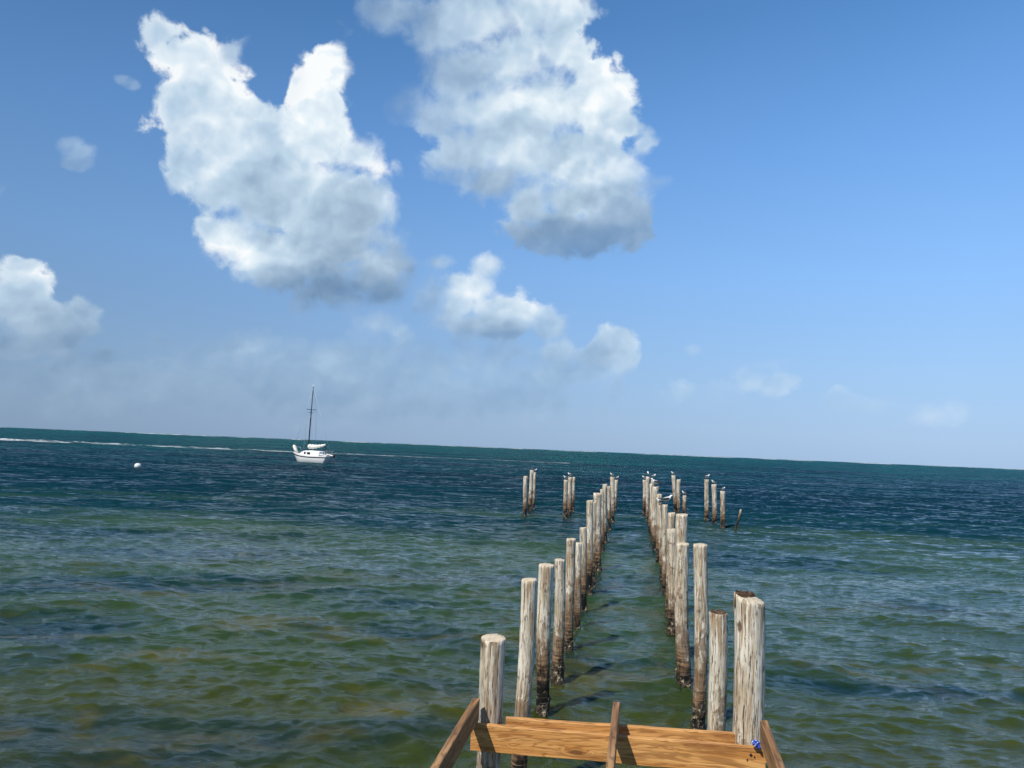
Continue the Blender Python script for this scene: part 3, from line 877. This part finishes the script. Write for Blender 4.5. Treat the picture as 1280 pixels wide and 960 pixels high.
    b2 = m.noise(m.scale(rot.outputs[0], (0.8, 2.2, 1)), 1.0, 6, 0.62, 0.3)
    n1 = m.bump(b1, 0.8, 0.007)
    far = m.math('SUBTRACT', 1.0, kept, clamp=True)
    # slopes of the waves, drawn from noise (no screen-size dependence); the faces one sees at grazing angles lean shoreward
    def slope(sc, amp, det=4):
        c = m.noise(m.scale(rot.outputs[0], sc), 1.0, det, 0.62, 0.4, out=1)
        return m.vmath('MULTIPLY', m.vmath('SUBTRACT', c, (0.5, 0.5, 0.5)), (amp, amp * 1.5, 0.0))
    sl = m.vmath('ADD', slope((1.3, 3.6, 1), 1.5), slope((0.30, 0.9, 1), 0.9, 5))
    sl = m.vmath('ADD', sl, (0.0, -0.46, 0.0))
    slr = m.n('ShaderNodeVectorRotate', rotation_type='Z_AXIS', ins={'Vector': sl, 'Angle': HEAD})
    ssc = m.n('ShaderNodeVectorMath', operation='SCALE'); m.put(ssc.inputs[0], slr); m.put(ssc.inputs['Scale'], m.ramp(far, 0.05, 0.85))
    fine = m.vmath('ADD', slope((3.6, 9.0, 1), 0.95, 5), slope((0.045, 0.16, 1), 0.25, 3))
    fr = m.n('ShaderNodeVectorRotate', rotation_type='Z_AXIS', ins={'Vector': fine, 'Angle': HEAD})
    n2 = m.vmath('NORMALIZE', m.vmath('ADD', m.vmath('ADD', n1, fr.outputs[0]), ssc.outputs[0]))
    b = m.bsdf(base, m.ramp(L, 1.2, 2.6, 0.04, 0.14), n2, 0.5)
    b.inputs['IOR'].default_value = 1.20
    b.inputs['Subsurface Weight'].default_value = 0.75; b.inputs['Subsurface Radius'].default_value = (0.5, 1.0, 0.8); b.inputs['Subsurface Scale'].default_value = 0.35
    me.materials.append(m.m)
build_sea()

# ------------------------------------------------------------------ foam
def foam_ridge(name, dist, xa, xb, step, wid, hfun, thr, scl, label, mat_col, curve=0.0):
    m = NT(name + '_white')
    geo = m.n('ShaderNodeNewGeometry')
    rot = m.n('ShaderNodeVectorRotate', rotation_type='Z_AXIS', ins={'Vector': geo.outputs['Position'], 'Angle': -HEAD})
    n = m.noise(m.scale(rot.outputs[0], scl), 1.0, 5, 0.65)
    al = m.math('MULTIPLY', m.ramp(n, thr, thr + 0.10), m.attr('dens').outputs['Fac'])
    bs = m.n('ShaderNodeBsdfDiffuse', ins={0: mat_col + (1,)}); tr = m.n('ShaderNodeBsdfTransparent')
    mx = m.n('ShaderNodeMixShader', ins={0: al, 1: tr, 2: bs}); m.t.links.new(mx.outputs[0], m.out.inputs[0])
    hx = np.array([-math.sin(HEAD), math.cos(HEAD), 0]); verts, faces, dens = [], [], []
    xs = np.arange(xa, xb, step); rg = np.random.default_rng(9)
    for i, x in enumerate(xs):
        h, d = hfun((x - xa) / (xb - xa)); h *= rg.uniform(0.55, 1.2)
        for j, (wy, hz) in enumerate(((-1, 0.02), (-0.5, 0.6), (0.0, 1.0), (0.5, 0.6), (1, 0.02))):
            p = r0 * x + hx * (dist + wy * wid * 0.5 + curve * math.sin(x * 0.013) + rg.uniform(-.05, .05) * wid)
            verts.append((p[0], p[1], hz * h + 0.03)); dens.append(d)
        if i:
            a = (i - 1) * 5
            for j in range(4): faces.append((a + j, a + j + 1, a + 6 + j, a + 5 + j))
    o = mesh_obj(name, verts, faces, m.m)
    at = o.data.attributes.new('dens', 'FLOAT', 'POINT'); at.data.foreach_set('value', dens)
    tag(o, label, 'foam', kind='stuff')
foam_ridge('boat_wake', 176, -150, 14, 0.45, 7.0, lambda u: (0.36 * (1 - u) ** 1.3 + 0.09, max(0.34, 1.05 - 1.1 * u)), 0.46, (0.22, 0.5, 3), 'thin white wake foam line across the sea behind the sailing boat', (0.72, 0.76, 0.78))
foam_ridge('reef_surf', 2800, -2600, 2600, 9, 30.0, lambda u: (1.5, 0.75), 0.46, (0.006, 0.01, 0.3), 'faint white surf line on the reef along the horizon', (0.62, 0.66, 0.68))

# ------------------------------------------------------------------ cloudy sky dome (front sector)
def build_clouds():
    # x, y, rx, ry, opacity, brightness   (photo pixels -> directions)
    B = [
     (205,38,36,24,.9,.88),(238,72,52,36,.95,.92),(262,120,62,46,.97,.9),(295,165,66,48,.97,.82),(235,150,42,45,.9,.85),(156,97,12,6,.35,.65),(168,104,10,7,.4,.65),(290,62,22,22,.6,.7),
     (240,200,42,36,.9,.78),(300,220,70,50,.97,.74),(350,225,60,50,.98,.74),
     (402,72,28,20,1,1.0),(415,95,30,28,1,1.0),(405,130,40,42,1,1.0),(368,108,18,24,.9,.9),(400,175,50,42,1,.97),(445,195,38,24,1,.95),(472,207,22,18,1,.97),(478,256,14,12,.9,.9),
     (380,250,90,50,1,.70),(440,260,52,50,1,.68),(420,300,80,50,1,.58),(290,300,42,34,1,.93),(262,285,20,18,.9,.85),(330,320,62,40,1,.62),(435,320,50,30,1,.72),(470,335,42,34,.95,.50),
     (430,360,88,28,.95,.20),(484,366,42,26,.85,.16),(350,346,56,22,.85,.28),(400,335,70,20,.95,.45),
     (495,18,50,30,.65,.62),(550,40,45,42,.75,.68),(600,22,60,38,.9,.76),(655,15,50,32,1,.97),(708,18,40,38,1,.92),(700,62,48,38,.98,.84),(640,75,62,46,.95,.80),(575,95,52,46,.8,.62),
     (500,130,20,26,.35,.5),(545,145,42,34,.7,.60),(610,140,60,42,.95,.78),(680,130,66,46,1,.86),(745,92,30,24,1,.96),(752,125,44,40,1,.92),(775,160,34,26,.95,.88),(806,180,20,24,.7,.80),
     (590,190,56,38,.9,.64),(650,190,62,46,1,.82),(720,200,70,50,1,.84),(770,215,42,36,.85,.74),(822,228,24,10,.4,.6),
     (620,228,42,30,.9,.55),(660,258,40,34,.98,.80),(720,250,62,32,1,.74),(770,262,45,30,.85,.52),(700,288,76,24,.92,.26),(760,293,66,22,.8,.24),(705,306,66,18,.7,.20),
     (548,327,22,8,.7,.7),(535,372,30,30,.5,.62),(690,402,26,20,.7,.66),(560,400,30,22,.8,.6),(520,440,40,16,.45,.6),(650,440,50,14,.4,.55),(613,333,22,18,.8,.86),(592,360,34,24,.9,.92),(570,380,36,26,.85,.74),(635,385,48,24,.9,.82),(655,388,22,18,.9,.9),(610,404,62,16,.85,.48),(620,416,58,9,.7,.28),(680,408,26,14,.5,.5),
     (505,414,20,20,.55,.82),(478,398,36,12,.4,.6),(520,386,40,14,.4,.45),(540,430,60,14,.25,.35),
     (24,338,32,16,.9,.95),(40,360,36,24,.9,.86),(12,380,48,30,.9,.76),(52,396,50,32,.9,.60),(80,420,44,26,.85,.40),(30,435,70,20,.8,.34),(120,448,56,20,.75,.34),(95,400,30,30,.7,.55),(60,462,90,12,.45,.34),
     (86,180,15,9,.42,.7),(104,190,17,12,.45,.75),(94,206,16,8,.38,.6),(110,203,9,7,.3,.6),(770,422,17,15,.6,.85),(772,448,24,20,.6,.72),(742,440,18,14,.55,.78),(705,440,22,14,.5,.76),(725,462,60,16,.4,.55),(690,460,40,14,.3,.6),
     (312,430,26,14,.28,.7),(310,450,44,14,.28,.55),(215,428,30,10,.22,.45),(415,445,18,9,.4,.75),(388,438,20,10,.25,.6),(590,480,60,14,.22,.5),(500,470,60,16,.22,.5),(620,500,70,12,.18,.45),
     (845,496,14,14,.30,.85),(960,481,30,10,.30,.85),(940,468,30,10,.16,.8),(890,505,50,12,.12,.7),(866,438,12,7,.28,.8),(960,456,26,10,.12,.8),(1175,524,20,9,.25,.85),(1185,508,16,7,.2,.85),(1060,500,40,12,.10,.8),
     (420,475,260,54,.40,.50),(150,485,230,40,.34,.46),(560,500,240,34,.34,.44),(300,440,90,22,.36,.62),(470,440,70,26,.40,.62),(560,455,90,26,.42,.58),(700,470,100,26,.38,.60),(640,490,150,22,.30,.50),(120,462,70,20,.6,.34),
     (150,470,50,10,.5,.32),(845,490,26,20,.34,.85),(950,478,50,18,.36,.86),(1170,518,44,16,.3,.86),(1080,505,60,14,.2,.8),(771,425,26,22,.85,.92),(774,450,30,26,.8,.8),(738,448,30,24,.75,.8),(700,444,32,20,.7,.78),(720,466,52,20,.6,.5),(505,420,22,24,.75,.85),(485,402,40,16,.6,.62),(415,446,26,14,.6,.8),(312,432,34,22,.5,.75),(-12,240,14,16,.2,.5),
    ]
    B = np.array(B)
    az = np.radians(np.arange(-58, 58.01, 0.22)); elv = np.radians(np.arange(-0.6, 50.01, 0.22))
    AZ, EL = np.meshgrid(az, elv)
    th = math.pi / 2 + HEAD - AZ
    D = np.stack([np.cos(EL) * np.cos(th), np.cos(EL) * np.sin(th), np.sin(EL)], -1)
    c = D @ fwd; px = 640 + F * (D @ rgt) / c; py = 480 - F * (D @ upv) / c
    Fm = np.full(px.shape, -3.0); wsum = np.full(px.shape, 1e-9); S = np.zeros(px.shape); O = np.zeros(px.shape)
    acc = np.zeros(px.shape)
    for (x, y, rx, ry, o, s) in B:
        d = 1 - np.sqrt(((px - x) / (rx * 1.12)) ** 2 + ((py - y) / (ry * 1.12)) ** 2)
        scale_px = min(rx, ry) / 34.0
        f = d * min(1.6, 0.55 + 0.75 * scale_px) if True else d
        f = np.clip(f, -3, 3)
        acc += np.exp(7 * f)
        w = np.exp(4.5 * np.clip(f, -1.4, 0.6)); wsum += w; S += w * (s * 1.06 - 0.09); O += w * o
    Fm = np.log(acc + 1e-9) / 7
    S /= wsum; O /= wsum
    RAD = 8000.0
    co = (D * RAD + np.array([0, 0, H])).reshape(-1, 3)
    ny, nx = px.shape
    i = (np.arange(ny - 1)[:, None] * nx + np.arange(nx - 1)[None]).ravel()
    faces = np.stack([i, i + 1, i + nx + 1, i + nx], -1)
    me = bpy.data.meshes.new('sky')
    me.vertices.add(len(co)); me.vertices.foreach_set('co', co.astype(np.float32).ravel())
    me.loops.add(faces.size); me.polygons.add(len(faces))
    me.loops.foreach_set('vertex_index', faces.ravel().astype(np.int32))
    me.polygons.foreach_set('loop_start', (np.arange(len(faces)) * 4).astype(np.int32))
    me.update(calc_edges=True)
    for nme, arr in (('field', Fm), ('bright', S), ('opac', O)):
        at = me.attributes.new(nme, 'FLOAT', 'POINT'); at.data.foreach_set('value', arr.ravel().astype(np.float32))
    o = bpy.data.objects.new('sky', me); COL.objects.link(o); tag(o, kind='structure')
    m = NT('cumulus_clouds')
    geo = m.n('ShaderNodeNewGeometry')
    Dv = m.vmath('NORMALIZE', geo.outputs['Position'])
    Fa, Sa, Oa = (m.attr(k).outputs['Fac'] for k in ('field', 'bright', 'opac'))
    warp = m.noise(Dv, 14.0, 4, 0.6, out=1)
    Dw = m.vmath('ADD', Dv, m.vmath('MULTIPLY', m.vmath('SUBTRACT', warp, (.5, .5, .5)), (0.035, 0.035, 0.035)))
    lt = (-r0 * 0.40 + np.array([0, 0, 1.0]) * 0.9)
    n_big = m.noise(Dw, 8.0, 4, 0.5)
    n_fin = m.noise(Dw, 24.0, 9, 0.60)
    vo = m.n('ShaderNodeTexVoronoi', feature='SMOOTH_F1', ins={'Vector': Dw, 'Scale': 30.0, 'Detail': 1.5, 'Roughness': 0.5, 'Smoothness': 0.6})
    puff = m.math('SUBTRACT', 0.5, vo.outputs['Distance'])
    n0 = m.math('ADD', m.math('ADD', m.math('MULTIPLY', m.math('SUBTRACT', n_big, 0.5), 1.1), m.math('MULTIPLY', m.math('SUBTRACT', n_fin, 0.5), 1.9)), m.math('MULTIPLY', puff, 0.58))
    d0 = m.math('ADD', m.math('ADD', Fa, 0.13), n0)
    soft = m.ramp(m.noise(Dv, 6.0, 2, 0.5), 0.4, 0.6, 0.30, 0.95)
    nd = m.n('ShaderNodeMapRange', interpolation_type='SMOOTHSTEP'); m.put(nd.inputs[0], d0); nd.inputs[1].default_value = -0.06; m.put(nd.inputs[2], soft)
    m.put(nd.inputs[2], m.math('ADD', soft, m.ramp(Oa, 0.9, 0.2, 0.0, 0.35)))
    alpha = m.math('MULTIPLY', nd.outputs[0], Oa, clamp=True)
    # self-shading: compare the billows with those a little nearer the light
    def relief(off, sc, det):
        v = m.vmath('ADD', Dw, off) if off is not None else Dw
        a = m.noise(v, sc, det, 0.5)
        vv = m.n('ShaderNodeTexVoronoi', feature='SMOOTH_F1', ins={'Vector': v, 'Scale': sc * 1.5, 'Smoothness': 0.9})
        return m.math('SUBTRACT', a, m.math('MULTIPLY', vv.outputs['Distance'], 0.45))
    e1 = m.math('SUBTRACT', relief(None, 11.0, 3), relief(tuple(lt * 0.022), 11.0, 3))
    e2 = m.math('SUBTRACT', relief(None, 26.0, 3), relief(tuple(lt * 0.008), 26.0, 3))
    emb = m.math('ADD', m.math('MULTIPLY', e1, 1.0), m.math('MULTIPLY', e2, 0.42))
    edge = m.math('MULTIPLY', m.ramp(d0, 0.9, 0.1), 0.08)
    lum = m.math('ADD', m.math('ADD', Sa, emb), edge)
    cr = m.n('ShaderNodeValToRGB'); m.put(cr.inputs[0], m.math('ADD', lum, 0.0, clamp=True))
    st = [(0.0, (0.15, 0.26, 0.42)), (0.25, (0.22, 0.34, 0.50)), (0.5, (0.35, 0.48, 0.63)), (0.75, (0.53, 0.68, 0.82)), (0.95, (0.82, 0.91, 0.97)), (1.0, (0.96, 0.99, 1.0))]
    e = cr.color_ramp.elements
    while len(e) < len(st): e.new(.5)
    for a, (p_, c_) in zip(e, st): a.position = p_; a.color = c_ + (1,)
    em = m.n('ShaderNodeEmission', ins={0: cr.outputs[0], 1: 1.0}); tr = m.n('ShaderNodeBsdfTransparent')
    mx = m.n('ShaderNodeMixShader', ins={0: alpha, 1: tr, 2: em}); m.t.links.new(mx.outputs[0], m.out.inputs[0])
    m.m.cycles.emission_sampling = 'NONE'
    me.materials.append(m.m)
build_clouds()
